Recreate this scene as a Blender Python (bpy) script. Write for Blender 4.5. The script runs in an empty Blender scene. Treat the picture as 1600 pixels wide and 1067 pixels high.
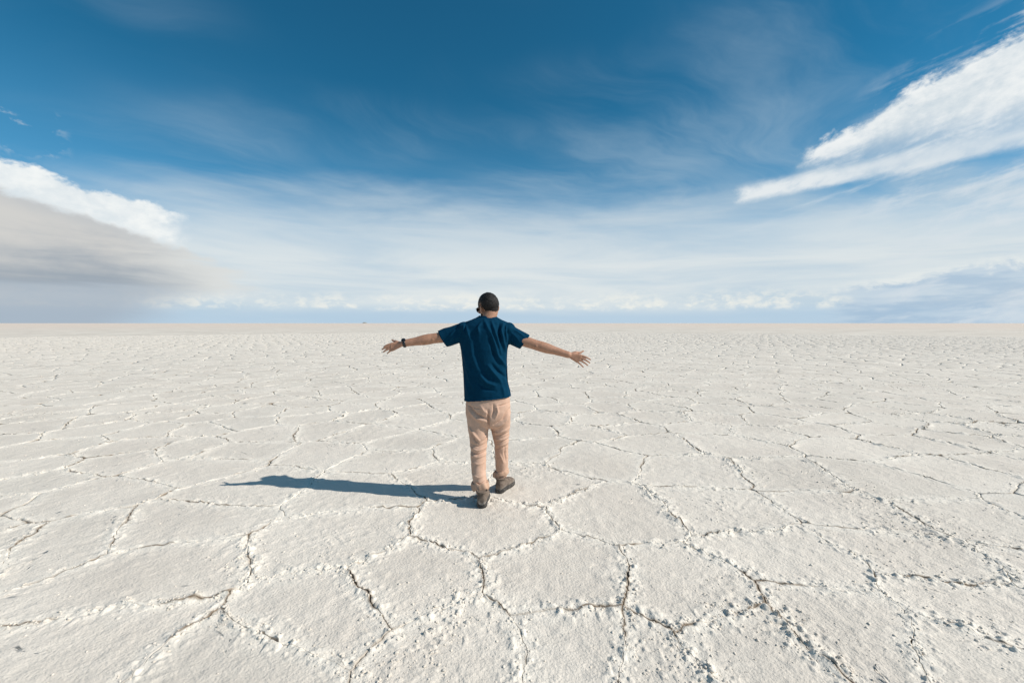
import bpy, bmesh, math
import numpy as np
from mathutils import Vector, Matrix

sc = bpy.context.scene
col = sc.collection
R = math.radians

# ------------------------------------------------------------------ camera
FPX = 711.1                      # 16 mm lens on 36 mm film, in pixels of a 1600 wide frame
PITCH = math.atan(28.5 / FPX)    # looking a little below the horizon
EYE = 1.5
cam_d = bpy.data.cameras.new("camera")
cam = bpy.data.objects.new("camera", cam_d)
col.objects.link(cam)
cam.location = (0, 0, EYE)
cam.rotation_euler = (math.pi / 2 - PITCH, 0, 0)
cam_d.sensor_width = 36.0
cam_d.lens = 16.0
cam_d.clip_start = 0.05
cam_d.clip_end = 120000
sc.camera = cam

# ------------------------------------------------------------------ sun
SUN = Vector((1.25, -0.245, 1.0)).normalized()       # towards the sun
SUN_EL = math.asin(SUN.z)
SUN_AZ = math.atan2(SUN.x, SUN.y)                   # from +Y, clockwise
sun_d = bpy.data.lights.new("sun", 'SUN')
sun_d.energy = 4.7
sun_d.angle = R(0.5)
sun_d.color = (1.0, 0.945, 0.875)
sun = bpy.data.objects.new("sun", sun_d)
col.objects.link(sun)
sun.rotation_euler = SUN.to_track_quat('Z', 'Y').to_euler()

# ------------------------------------------------------------------ view
sc.view_settings.view_transform = 'Standard'
sc.view_settings.look = 'None'
sc.view_settings.exposure = 0.05
sc.cycles.max_bounces = 5
sc.cycles.diffuse_bounces = 3
sc.cycles.sample_clamp_indirect = 8.0
sc.view_settings.gamma = 1.0
sc.view_settings.use_curve_mapping = False


def at(px, py, Y):
    """Point of the place seen at a pixel of the photograph, standing at distance Y along the view."""
    cx = (px - 800) / FPX
    cy = (533.5 - py) / FPX
    dx = cx
    dy = math.cos(PITCH) + cy * math.sin(PITCH)
    dz = -math.sin(PITCH) + cy * math.cos(PITCH)
    return Vector((dx / dy * Y, Y, EYE + dz / dy * Y))


def gnd(px, py):
    Y = 1.0
    p = at(px, py, Y)
    k = EYE / (EYE - p.z)
    return (p.x * k, k)


def direction(px, py):
    p = at(px, py, 1.0) - Vector((0, 0, EYE))
    return p.normalized()


# ------------------------------------------------------------------ small node language
class X:
    nt = None

    def __init__(s, sock):
        s.s = sock

    @staticmethod
    def put(inp, v):
        if isinstance(v, X):
            X.nt.links.new(v.s, inp)
        else:
            inp.default_value = v

    @staticmethod
    def m(op, a, b=None, c=None):
        n = X.nt.nodes.new('ShaderNodeMath')
        n.operation = op
        X.put(n.inputs[0], a)
        if b is not None:
            X.put(n.inputs[1], b)
        if c is not None:
            X.put(n.inputs[2], c)
        return X(n.outputs[0])

    def __add__(s, o): return X.m('ADD', s, o)
    def __radd__(s, o): return X.m('ADD', o, s)
    def __sub__(s, o): return X.m('SUBTRACT', s, o)
    def __rsub__(s, o): return X.m('SUBTRACT', o, s)
    def __mul__(s, o): return X.m('MULTIPLY', s, o)
    def __rmul__(s, o): return X.m('MULTIPLY', o, s)
    def __truediv__(s, o): return X.m('DIVIDE', s, o)
    def __rtruediv__(s, o): return X.m('DIVIDE', o, s)


def fmax(a, b): return X.m('MAXIMUM', a, b)
def fmin(a, b): return X.m('MINIMUM', a, b)


def sstep(a, b, v):
    n = X.nt.nodes.new('ShaderNodeMapRange')
    n.interpolation_type = 'SMOOTHSTEP'
    X.put(n.inputs['Value'], v)
    if a <= b:
        n.inputs['From Min'].default_value = a
        n.inputs['From Max'].default_value = b
        n.inputs['To Min'].default_value = 0
        n.inputs['To Max'].default_value = 1
    else:
        n.inputs['From Min'].default_value = b
        n.inputs['From Max'].default_value = a
        n.inputs['To Min'].default_value = 1
        n.inputs['To Max'].default_value = 0
    return X(n.outputs['Result'])


def vec(x, y, z=0.0):
    n = X.nt.nodes.new('ShaderNodeCombineXYZ')
    for i, v in enumerate((x, y, z)):
        X.put(n.inputs[i], v)
    return X(n.outputs[0])


def noise(v, scale=1.0, detail=6.0, rough=0.55, dist=0.0, lac=2.0):
    n = X.nt.nodes.new('ShaderNodeTexNoise')
    n.noise_dimensions = '3D'
    X.put(n.inputs['Vector'], v)
    n.inputs['Scale'].default_value = scale
    n.inputs['Detail'].default_value = detail
    n.inputs['Roughness'].default_value = rough
    n.inputs['Lacunarity'].default_value = lac
    n.inputs['Distortion'].default_value = dist
    return X(n.outputs['Fac'])


def mix(fac, a, b, blend='MIX'):
    n = X.nt.nodes.new('ShaderNodeMix')
    n.data_type = 'RGBA'
    n.blend_type = blend
    X.put(n.inputs[0], fac)
    for i, v in ((6, a), (7, b)):
        if isinstance(v, tuple):
            v = (*v, 1.0) if len(v) == 3 else v
        X.put(n.inputs[i], v)
    return X(n.outputs[2])


def split(v):
    n = X.nt.nodes.new('ShaderNodeSeparateXYZ')
    X.put(n.inputs[0], v)
    return X(n.outputs[0]), X(n.outputs[1]), X(n.outputs[2])


def dot(v, c):
    n = X.nt.nodes.new('ShaderNodeVectorMath')
    n.operation = 'DOT_PRODUCT'
    X.put(n.inputs[0], v)
    n.inputs[1].default_value = tuple(c)
    return X(n.outputs['Value'])


# ------------------------------------------------------------------ world: sky with cloud layers
world = bpy.data.worlds.new("World")
sc.world = world
world.use_nodes = True
wt = world.node_tree
wt.nodes.clear()
X.nt = wt
SKY = 0.10
sky = wt.nodes.new('ShaderNodeTexSky')
sky.sky_type = 'NISHITA'
sky.sun_disc = False
sky.sun_elevation = SUN_EL
sky.sun_rotation = SUN_AZ
sky.altitude = 3600
sky.air_density = 1.0
sky.dust_density = 0.6
sky.ozone_density = 2.5
tc = wt.nodes.new('ShaderNodeTexCoord')
D = X(tc.outputs['Generated'])
dx, dy, dz = split(D)
hor = X.m('SQRT', dx * dx + dy * dy + 1e-6)
e = dz / hor                                  # tangent of the elevation
az = X.m('ARCTAN2', dx, dy)                   # bearing from straight ahead, radians
zc = fmax(dz, 0.0) + 0.045
PX = dx / zc                                  # a flat cloud sheet overhead
PY = dy / zc


def edge(p, q):
    """Normal of the great circle through two bearings; positive above the line (left to right)."""
    a, b = direction(*p), direction(*q)
    n = b.cross(a) * -1.0
    n.normalize()
    if n.z < 0:
        n = -n
    return n


def lin(r, g, b):
    f = lambda c: ((c / 255 + 0.055) / 1.055) ** 2.4 if c > 10 else c / 255 / 12.92
    return (f(r), f(g), f(b))


def cl(r, g, b):
    return tuple(v / SKY for v in lin(r, g, b))


base = mix(1.0, X(sky.outputs[0]), (0.21, 1.01, 1.05), 'MULTIPLY')
c = base
# pale air low over the flat
c = mix(sstep(0.50, 0.0, e) * 0.55, c, cl(120, 172, 212))

# high cirrus, combed along one wind direction
ca, sa = math.cos(R(40)), math.sin(R(40))
U = PX * ca + PY * sa
V = PY * ca - PX * sa
warp = noise(vec(PX, PY, 3.1), 0.7, 3, 0.5)
n1 = noise(vec(U * 0.55, V * 1.5 + warp * 2.2, 0.0), 1.0, 7, 0.58, 0.2)
n2 = noise(vec(PX, PY, 11.2), 0.75, 2, 0.5)
cir = sstep(0.34, 0.78, n1) * sstep(0.34, 0.66, n2 + dx * 0.22) * 0.54
c = mix(cir, c, cl(168, 190, 206))

# cirrostratus veil filling the lower sky
nv = noise(vec(PX * 0.16, PY * 0.45 + warp * 0.5, 1.3), 1.0, 7, 0.60, 0.3)
nv2 = noise(vec(az * 3.0 + e * 4, e * 11, 4.0), 1.0, 6, 0.55, 0.4)
etop = 0.124 + 0.165 * X.m('COSINE', az)
tv = (etop - e) * 12.0 + (nv - 0.5) * 1.7 + (nv2 - 0.5) * 1.5
veil = sstep(-0.30, 1.25, tv)
streak = noise(vec(az * 2.4 + e * 3, e * 17, 9.0), 1.0, 7, 0.58, 0.5)
vcol = mix(sstep(0.28, 0.66, streak), cl(194, 210, 221), cl(221, 227, 228))
c = mix(veil * (0.70 + 0.27 * sstep(0.22, 0.10, e)), c, vcol)

# blue strip of clear distant air under the cloud deck
strip = sstep(0.044, 0.012, e + (nv2 - 0.5) * 0.030)
c = mix(strip * 0.85, c, cl(176, 201, 221))

# row of far cumulus along the horizon
nc = noise(vec(az * 34, e * 62, 2.0), 1.0, 7, 0.6, 0.2)
nb = noise(vec(az * 5.0, 0.0, 5.0), 1.0, 2, 0.5)
prof = sstep(0.022, 0.034, e) * sstep(0.075, 0.040, e - (nb - 0.5) * 0.06)
cum = sstep(0.42, 0.68, nc + (nb - 0.5) * 0.55) * prof
c = mix(cum * 0.70, c, cl(240, 239, 230))

# blue-grey shower cloud low on the right
ng = noise(vec(az * 16, e * 34, 12.0), 1.0, 7, 0.6, 0.3)
gl = e + (ng - 0.5) * 0.06 - fmin((az - 0.66) * 0.16, 0.03)
gm = sstep(0.585, 0.66, az + (ng - 0.5) * 0.10) * sstep(1.5, 1.2, az)
gbody = gm * sstep(0.070, 0.055, gl)
c = mix(gbody * 0.78, c, mix(sstep(0.40, 0.62, noise(vec(az * 8, e * 50, 3.0), 1.0, 5, 0.6)), cl(163, 188, 211), cl(190, 207, 221)))
grim = gm * sstep(0.082, 0.068, gl) * sstep(0.052, 0.064, gl)
c = mix(grim * 0.80 * sstep(0.36, 0.62, ng), c, cl(230, 234, 232))

# scattered small puffs upper left
ns = noise(vec(az * 34 + e * 10, e * 50, 8.4), 1.0, 5, 0.55, 0.1)
sm = sstep(0.54, 0.74, ns) * sstep(-0.755, -0.79, az) * sstep(-1.3, -1.1, az) * sstep(0.240, 0.262, e) * sstep(0.335, 0.30, e)
c = mix(sm * 0.75, c, cl(196, 208, 216))

# bright anvil on the left
nl = noise(vec(az * 11, e * 15, 6.0), 1.0, 7, 0.58, 0.15)
nl2 = noise(vec(az * 38, e * 55, 16.0), 1.0, 5, 0.6, 0.2)
ltop = dot(D, edge((0, 250), (276, 330)))
lm = sstep(0.002, -0.008, ltop + (nl - 0.5) * 0.062 + (nl2 - 0.5) * 0.020)
lend = sstep(-0.610, -0.665, az + (nl - 0.5) * 0.10 + (nl2 - 0.5) * 0.05)
lfar = sstep(-2.2, -1.5, az)
anv = lm * lend * lfar * sstep(0.03, 0.11, e)
c = mix(anv * 0.97, c, mix(sstep(0.32, 0.66, nl * 0.6 + nl2 * 0.4), cl(244, 246, 244), cl(216, 225, 230)))
# its shaded base
ltop2 = dot(D, edge((0, 291), (345, 408)))
ls = noise(vec(az * 4.0 + e * 6, e * 30, 21.0), 1.0, 7, 0.58, 0.4)
gmsk = sstep(0.004, -0.008, ltop2 + (nl2 - 0.5) * 0.020 + (nl - 0.5) * 0.035)
gend = sstep(-0.48, -0.60, az + (ls - 0.5) * 0.42 + (nl2 - 0.5) * 0.06)
gbot = sstep(0.040, 0.066, e + (ls - 0.5) * 0.05)
gm2 = gmsk * gend * gbot * lfar
gcol = mix(sstep(0.050, 0.150, e + (ls - 0.5) * 0.17 + (nl2 - 0.5) * 0.03), cl(152, 163, 174), cl(205, 204, 201))
gcol = mix(sstep(0.02, -0.01, ltop2 * -1.0 - 0.012 + (nl2 - 0.5) * 0.02) * 0.5, gcol, cl(176, 183, 190))
gcol = mix(sstep(-0.74, -0.56, az + (ls - 0.5) * 0.15), gcol, cl(216, 218, 216))
c = mix(gm2 * 0.95, c, gcol)
# rain below it
rain = sstep(-0.58, -0.73, az + (0.03 - e) * 1.1 + (ls - 0.5) * 0.06) * sstep(0.074, 0.046, e + (ls - 0.5) * 0.04) * lfar
c = mix(rain * 0.80, c, cl(163, 175, 188))

# long white band rising to the right
A2 = az * 0.87 + e * 0.49
B2 = e * 0.87 - az * 0.49
nr = noise(vec(A2 * 16, B2 * 24, 4.4), 1.0, 7, 0.62, 0.2)
A3 = az * 0.975 + e * 0.22
B3 = e * 0.975 - az * 0.22
nr2 = noise(vec(A3 * 6, B3 * 36, 14.4), 1.0, 6, 0.58, 0.3)
nr3 = noise(vec(az * 60, e * 75, 24.4), 1.0, 4, 0.6, 0.1)
up = dot(D, edge((1236, 262), (1600, 40)))
lo = dot(D, edge((1143, 316), (1600, 226)))
rfar = sstep(1.9, 1.2, az)
mend = sstep(0.535, 0.575, az + (nr3 - 0.5) * 0.05)
edge_up = up + (nr - 0.5) * 0.085 + (nr3 - 0.5) * 0.020 - fmax(az - 0.66, 0.0) * (nr2 - 0.42) * 0.5
main = sstep(0.010, -0.014, edge_up) * sstep(-0.004, 0.020, lo + (nr2 - 0.5) * 0.02) * mend
depth = sstep(0.075, 0.020, lo)
holes = depth * sstep(0.38, 0.58, nr * 0.55 + nr2 * 0.45) * sstep(1.0, 0.58, az)
feather = sstep(0.075, -0.01, up + (nr - 0.5) * 0.05) * sstep(0.46, 0.66, nr2 * 0.6 + nr * 0.4) * sstep(0.60, 0.72, az) * 0.75
c = mix(feather * rfar * (1.0 - main), c, cl(214, 222, 228))
body = main * (1.0 - 0.22 * depth) * (1.0 - 0.75 * holes)
c = mix(body * 0.96 * rfar, c, mix(sstep(0.36, 0.64, nr * 0.5 + nr3 * 0.25 + nr2 * 0.25), cl(241, 243, 242), cl(206, 217, 224)))
t0 = lo + (nr2 - 0.5) * 0.016 + (nr3 - 0.5) * 0.006
tail = sstep(-0.012, 0.002, t0) * sstep(0.034, 0.012, t0) * sstep(0.445, 0.475, az + (nr3 - 0.5) * 0.04)
c = mix(tail * rfar * (0.55 + 0.4 * sstep(0.36, 0.6, nr)) * (0.7 + 0.3 * sstep(0.75, 0.55, az)), c, cl(228, 233, 235))
thin = sstep(-0.075, -0.03, lo) * sstep(0.0, -0.03, lo) * sstep(0.50, 0.70, nr2 + (az - 0.72) * 0.15)
c = mix(thin * rfar * 0.5, c, cl(205, 217, 226))

bg = wt.nodes.new('ShaderNodeBackground')
bg.inputs['Strength'].default_value = SKY
wt.links.new(c.s, bg.inputs['Color'])
world.cycles.sampling_method = 'MANUAL'
world.cycles.sample_map_resolution = 512
wo = wt.nodes.new('ShaderNodeOutputWorld')
wt.links.new(bg.outputs[0], wo.inputs['Surface'])


# ------------------------------------------------------------------ materials
def material(name):
    m = bpy.data.materials.new(name)
    m.use_nodes = True
    X.nt = m.node_tree
    b = m.node_tree.nodes['Principled BSDF']
    return m, b


def geo_pos():
    n = X.nt.nodes.new('ShaderNodeNewGeometry')
    return X(n.outputs['Position'])


def attr(name):
    n = X.nt.nodes.new('ShaderNodeAttribute')
    n.attribute_name = name
    return X(n.outputs['Fac'])


def bump(b, h, dist=0.01, strength=1.0):
    n = X.nt.nodes.new('ShaderNodeBump')
    n.inputs['Strength'].default_value = strength
    n.inputs['Distance'].default_value = dist
    X.put(n.inputs['Height'], h)
    X.nt.links.new(n.outputs[0], b.inputs['Normal'])


SALT = (0.765, 0.695, 0.60)
SALT_DULL = (0.655, 0.588, 0.505)
TAN = (0.20, 0.145, 0.095)


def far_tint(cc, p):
    """Blends the colour towards tan with distance from the origin, in uneven patches."""
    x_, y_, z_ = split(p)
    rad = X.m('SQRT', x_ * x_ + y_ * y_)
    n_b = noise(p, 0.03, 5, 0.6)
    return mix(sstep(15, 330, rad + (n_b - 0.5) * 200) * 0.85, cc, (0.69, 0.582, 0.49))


def salt_material(name):
    m, b = material(name)
    p = geo_pos()
    big = noise(p, 0.8, 5, 0.55)
    grain = noise(p, 75, 3, 0.5)
    fine = noise(p, 240, 3, 0.6)
    cc = mix(sstep(0.32, 0.68, big), SALT_DULL, SALT)
    cc = mix(sstep(0.50, 0.30, grain) * 0.35, cc, (0.62, 0.565, 0.48))
    oi = X.nt.nodes.new('ShaderNodeObjectInfo')
    cc = mix(X(oi.outputs['Random']) * sstep(0.35, 0.6, noise(p, 0.5, 4, 0.6)) * 0.45, cc, (0.60, 0.555, 0.48))
    cc = mix(attr('rim') * 0.65, cc, (0.82, 0.76, 0.66))
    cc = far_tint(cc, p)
    t = attr('tan')
    cc = mix(fmin(t * (0.55 + 0.9 * noise(p, 30, 4, 0.6)), 1.0), cc, TAN)
    X.put(b.inputs['Base Color'], cc)
    b.inputs['Roughness'].default_value = 0.85
    b.inputs['Specular IOR Level'].default_value = 0.25
    bump(b, grain + fine * 0.15 + noise(p, 24, 2, 0.5) * 0.8, 0.0062, 1.0)
    return m


M_PLATE = salt_material("salt_crust")

m, b = material("salt_flat_far")
p = geo_pos()
n_a = noise(p, 0.16, 8, 0.7)
cc = mix(sstep(0.36, 0.62, n_a), (0.56, 0.51, 0.435), (0.73, 0.672, 0.582))
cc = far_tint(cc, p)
cc = mix(sstep(0.52, 0.66, noise(p, 0.05, 7, 0.7)) * 0.3, cc, (0.58, 0.505, 0.42))
cc = mix(attr('crust'), TAN, cc)
X.put(b.inputs['Base Color'], cc)
b.inputs['Roughness'].default_value = 0.9
b.inputs['Specular IOR Level'].default_value = 0.15
bump(b, noise(p, 0.8, 6, 0.65), 0.10, 0.8)
M_FLAT = m


# ------------------------------------------------------------------ numeric noise for relief
def _hash(ix, iy, seed):
    h = (ix.astype(np.int64) * 374761393 + iy.astype(np.int64) * 668265263 + seed * 974634777) & 0x7fffffff
    h = ((h ^ (h >> 13)) * 1274126177) & 0x7fffffff
    h = h ^ (h >> 16)
    return (h & 0xffff) / 32767.5 - 1.0


def vnoise(x, y, seed=0):
    ix = np.floor(x); iy = np.floor(y)
    fx = x - ix; fy = y - iy
    ix = ix.astype(np.int64); iy = iy.astype(np.int64)
    fx = fx * fx * fx * (fx * (fx * 6 - 15) + 10)
    fy = fy * fy * fy * (fy * (fy * 6 - 15) + 10)
    a = _hash(ix, iy, seed); bb = _hash(ix + 1, iy, seed)
    c_ = _hash(ix, iy + 1, seed); d = _hash(ix + 1, iy + 1, seed)
    return (a + (bb - a) * fx) * (1 - fy) + (c_ + (d - c_) * fx) * fy


def fbm(x, y, seed=0, octv=3):
    s = 0; a = 1.0; t = 0
    for k in range(octv):
        s = s + a * vnoise(x * 2 ** k, y * 2 ** k, seed + 17 * k)
        t += a; a *= 0.5
    return s / t


def ss(a, b, v):
    t = np.clip((v - a) / (b - a), 0, 1)
    return t * t * (3 - 2 * t)


def mesh_obj(name, V, F, mat, parent=None, smooth=True, attrs=None):
    me = bpy.data.meshes.new(name)
    V = np.asarray(V, dtype=np.float32)
    if isinstance(F, np.ndarray):
        k = F.shape[1]
        me.vertices.add(len(V)); me.vertices.foreach_set('co', V.ravel())
        me.loops.add(F.size); me.loops.foreach_set('vertex_index', F.ravel().astype(np.int32))
        me.polygons.add(len(F))
        me.polygons.foreach_set('loop_start', np.arange(0, F.size, k, dtype=np.int32))
        me.update(calc_edges=True)
    else:
        me.from_pydata(V.tolist(), [], F)
    if smooth:
        me.polygons.foreach_set('use_smooth', np.ones(len(me.polygons), dtype=bool))
    for k, v in (attrs or {}).items():
        a = me.attributes.new(k, 'FLOAT', 'POINT')
        a.data.foreach_set('value', np.asarray(v, dtype=np.float32))
    if mat:
        me.materials.append(mat)
    o = bpy.data.objects.new(name, me)
    col.objects.link(o)
    if parent:
        o.parent = parent
    return o


# ------------------------------------------------------------------ the ground sheet, out to the horizon
def in_plates(x, y):
    """1 inside the stretch laid with modelled plates, 0 outside."""
    d = np.hypot(x, y)
    side = 1.35 * np.maximum(y, 0) + 4.2 - np.abs(x)
    return ss(-0.2, 0.3, np.minimum(np.minimum(side, y + 2.6), 72.0 - d))


ang = np.linspace(0, 2 * np.pi, 721)[:-1]
rr = np.concatenate([np.linspace(0.3, 78, 200), np.geomspace(79, 60000, 60)])
AA, RR = np.meshgrid(ang, rr)
gxv, gyv = (RR * np.sin(AA)).ravel(), (RR * np.cos(AA)).ravel()
ip = in_plates(gxv, gyv)
gzv = -0.022 * ip + 0.004 * fbm(gxv * 2, gyv * 2, 5, 2) * (RR.ravel() < 200)
na, nr_ = len(ang), len(rr)
idx = np.arange(na * nr_).reshape(nr_, na)
a0 = idx[:-1]; a1 = idx[1:]
Fg = np.stack([a0, np.roll(a0, -1, 1), np.roll(a1, -1, 1), a1], -1).reshape(-1, 4)
Vg = np.stack([gxv, gyv, gzv], -1)
Vg = np.vstack([Vg, [[0, 0, -0.022]]])
cen = len(Vg) - 1
Fl = Fg[:, ::-1]
fan = np.stack([np.full(na, cen), idx[0], np.roll(idx[0], -1), np.roll(idx[0], -1)], -1)
ground = mesh_obj("salt_flat", Vg, Fl, M_FLAT, attrs={'crust': np.append(1 - ip, 0)})
ground["kind"] = "structure"
ground["label"] = "white cracked salt flat reaching to the horizon"

# ------------------------------------------------------------------ salt plates
rng = np.random.default_rng(11)
near_px = [(880, 905), (640, 905), (500, 960), (210, 905), (110, 1025), (95, 850), (300, 812), (520, 838),
           (905, 1025), (1065, 925), (960, 800), (735, 826), (1225, 868), (1420, 872), (1330, 985), (1530, 950),
           (1560, 1045), (1170, 1010), (1050, 1045), (1130, 800), (1330, 800), (1540, 815), (700, 1030), (380, 1040),
           (560, 770), (390, 765), (150, 775), (-60, 880), (-90, 800), (830, 755), (930, 715), (830, 700),
           (700, 745), (620, 715), (1085, 735), (1010, 690), (1130, 690), (1230, 745), (1390, 755)]
man = [gnd(*q) for q in near_px]
sites = list(man)
pitch = 0.88
MAN = np.array(man)
for j in range(-6, 94):
    for i in range(-88, 89):
        x = (i + 0.5 * (j & 1)) * pitch + rng.uniform(-0.33, 0.33) * pitch
        y = j * pitch * 0.9 + rng.uniform(-0.33, 0.33) * pitch
        if y < 9 and ((MAN - (x, y)) ** 2).sum(1).min() < 0.64 ** 2:
            continue
        if abs(x) > min(1.35 * max(y, 0) + 6, 78) or math.hypot(x, y) > 74:
            continue
        sites.append((x, y))
S = np.array(sites)


def warp_xy(x, y):
    wx = 0.085 * fbm(x * 1.1, y * 1.1, 31, 2) + 0.030 * vnoise(x * 4.3, y * 4.3, 41) + 0.012 * vnoise(x * 13, y * 13, 43) + 0.007 * vnoise(x * 37, y * 37, 47)
    wy = 0.085 * fbm(x * 1.1, y * 1.1, 61, 2) + 0.030 * vnoise(x * 4.3, y * 4.3, 71) + 0.012 * vnoise(x * 13, y * 13, 73) + 0.007 * vnoise(x * 37, y * 37, 77)
    return x + wx, y + wy


ROUGH = [(gnd(*q), w) for q, w in (((735, 930), 0.22), ((690, 985), 0.20), ((640, 1035), 0.22), ((1150, 940), 0.26), ((1250, 985), 0.22),
                                   ((1440, 832), 0.30), ((530, 845), 0.22), ((1130, 790), 0.28), ((830, 735), 0.26), ((360, 880), 0.2), ((1060, 1040), 0.2))]


def cluster(x, y):
    """Where the crust is broken and knobbly."""
    k = 0.75 * ss(0.14, 0.52, fbm(x * 0.55 + 3.3, y * 0.55, 91, 3))
    for (qx, qy), w in ROUGH:
        k = k + 0.75 * np.exp(-((x - qx) ** 2 + (y - qy) ** 2) / w ** 2)
    return np.minimum(k, 1.0)


def relief(x, y, s, fine=True):
    """Height of the crust at a spot whose distance from its plate's edge is s."""
    amp = 0.006 + 0.026 * ss(-0.25, 0.75, fbm(x * 0.8, y * 0.8, 101, 2)) + 0.004 * cluster(x, y)
    wid = 0.030 + 0.045 * ss(-0.4, 0.6, vnoise(x * 1.7, y * 1.7, 111))
    lump = np.clip(0.36 + 0.55 * vnoise(x * 15, y * 15, 121) + 0.45 * vnoise(x * 33, y * 33, 127), 0, 1.3)
    dd = np.hypot(x, y)
    amp = 0.80 * amp * (1 - 0.88 * ss(7, 34, dd))
    z = amp * np.exp(-(s / wid) ** 2) * lump
    z = z + 0.010 * fbm(x * 1.3, y * 1.3, 131, 2)
    if fine:
        k = np.clip(vnoise(x * 36, y * 36, 141) - 0.15, 0, 1) * 0.022 * (cluster(x, y) * 0.45 + 0.06 + 0.6 * np.exp(-(s / 0.09) ** 2))
        z = z + k + 0.0030 * vnoise(x * 17, y * 17, 151)
    return z


def gap(x, y):
    d = np.hypot(x, y)
    far = 0.52 + 0.18 * np.clip(d - 3.5, 0, 6) * (1 - ss(9, 24, d)) - 0.5 * ss(14, 30, d)
    bead = 0.35 + 0.85 * ss(-0.35, 0.55, vnoise(x * 24, y * 24, 183))
    return 0.0008 + bead * far * 0.0080 * ss(-0.05, 0.75, fbm(x * 1.3 + 7, y * 1.3, 171, 2)) * ss(-0.5, 0.4, vnoise(x * 7, y * 7, 187)) + bead * 0.0020 * ss(0.1, 0.8, vnoise(x * 9, y * 9, 181))


def plates(ids, na, nr, fine=True):
    """Relief of several plates at one level of detail: arrays of vertices and stains per plate, shared faces."""
    c0 = S[ids]
    dn = np.empty((len(ids), 14, 2))
    for k, c in enumerate(c0):
        near = np.nonzero((np.abs(S[:, 0] - c[0]) < 2.4) & (np.abs(S[:, 1] - c[1]) < 2.4))[0]
        d2 = ((S[near] - c) ** 2).sum(1)
        nb_ = near[np.argsort(d2)[1:15]]
        dn[k] = 50.0
        dn[k, :len(nb_)] = S[nb_] - c
    L = np.linalg.norm(dn, axis=2)
    th = np.linspace(0, 2 * np.pi, na + 1)[:-1]
    u = np.stack([np.cos(th), np.sin(th)], -1)
    pr = np.einsum('ad,nkd->nak', u, dn)
    tt = np.where(pr > 1e-6, (L ** 2 / 2)[:, None, :] / np.maximum(pr, 1e-6), 9.0)
    Rb = np.minimum(tt.min(2), 1.1)
    ex, ey = c0[:, :1] + u[None, :, 0] * Rb, c0[:, 1:] + u[None, :, 1] * Rb
    Rg = Rb - gap(ex, ey)
    q = np.linspace(0, 1, nr + 1)[1:]
    q = 1 - (1 - q) ** 1.35                           # rings crowd towards the rim
    x = c0[:, 0, None, None] + q[None, :, None] * Rg[:, None, :] * u[None, None, :, 0]
    y = c0[:, 1, None, None] + q[None, :, None] * Rg[:, None, :] * u[None, None, :, 1]
    ox, oy = x - c0[:, 0, None, None], y - c0[:, 1, None, None]
    s = np.full(x.shape, 9.0)
    for k in range(dn.shape[1]):
        s = np.minimum(s, L[:, k, None, None] / 2 - (ox * dn[:, k, 0, None, None] + oy * dn[:, k, 1, None, None]) / L[:, k, None, None])
    s = np.maximum(s, 0)
    wx, wy = warp_xy(x, y)
    z = relief(wx, wy, s, fine)
    t = 0.95 * np.exp(-(s / 0.010) ** 2) * ss(-0.3, 0.5, vnoise(wx * 5, wy * 5, 191))
    t = t * (1 - 0.8 * ss(10, 28, np.hypot(wx, wy)))
    rim = np.exp(-(s / 0.075) ** 2)
    cx, cy = warp_xy(c0[:, 0], c0[:, 1])
    z[:, -1] -= 0.004                                 # rounded lip, then the wall down into the crack
    n = len(ids)
    flat = lambda a, wall, mid: np.concatenate([a.reshape(n, -1), wall, mid[:, None]], 1)
    wallx = cx[:, None] + (wx[:, -1] - cx[:, None]) * 0.985
    wally = cy[:, None] + (wy[:, -1] - cy[:, None]) * 0.985
    one = np.ones((n, na)); zero = np.zeros(n)
    zc_ = relief(cx, cy, np.full(n, 0.5), fine)
    P = np.stack([flat(wx, wallx, cx), flat(wy, wally, cy), flat(z, one * -0.034, zc_)], -1)
    T_ = flat(t, one, zero); RM = flat(rim, one * 0, zero)
    ii = np.arange(na * (nr + 1)).reshape(nr + 1, na)
    a, b_ = ii[:-1], ii[1:]
    F = np.stack([a, b_, np.roll(b_, -1, 1), np.roll(a, -1, 1)], -1).reshape(-1, 4)
    cfan = np.stack([np.full(na, na * (nr + 1)), ii[0], np.roll(ii[0], -1)], -1)
    return P, np.vstack([F[:, [0, 1, 2]], F[:, [0, 2, 3]], cfan]), T_, RM


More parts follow.
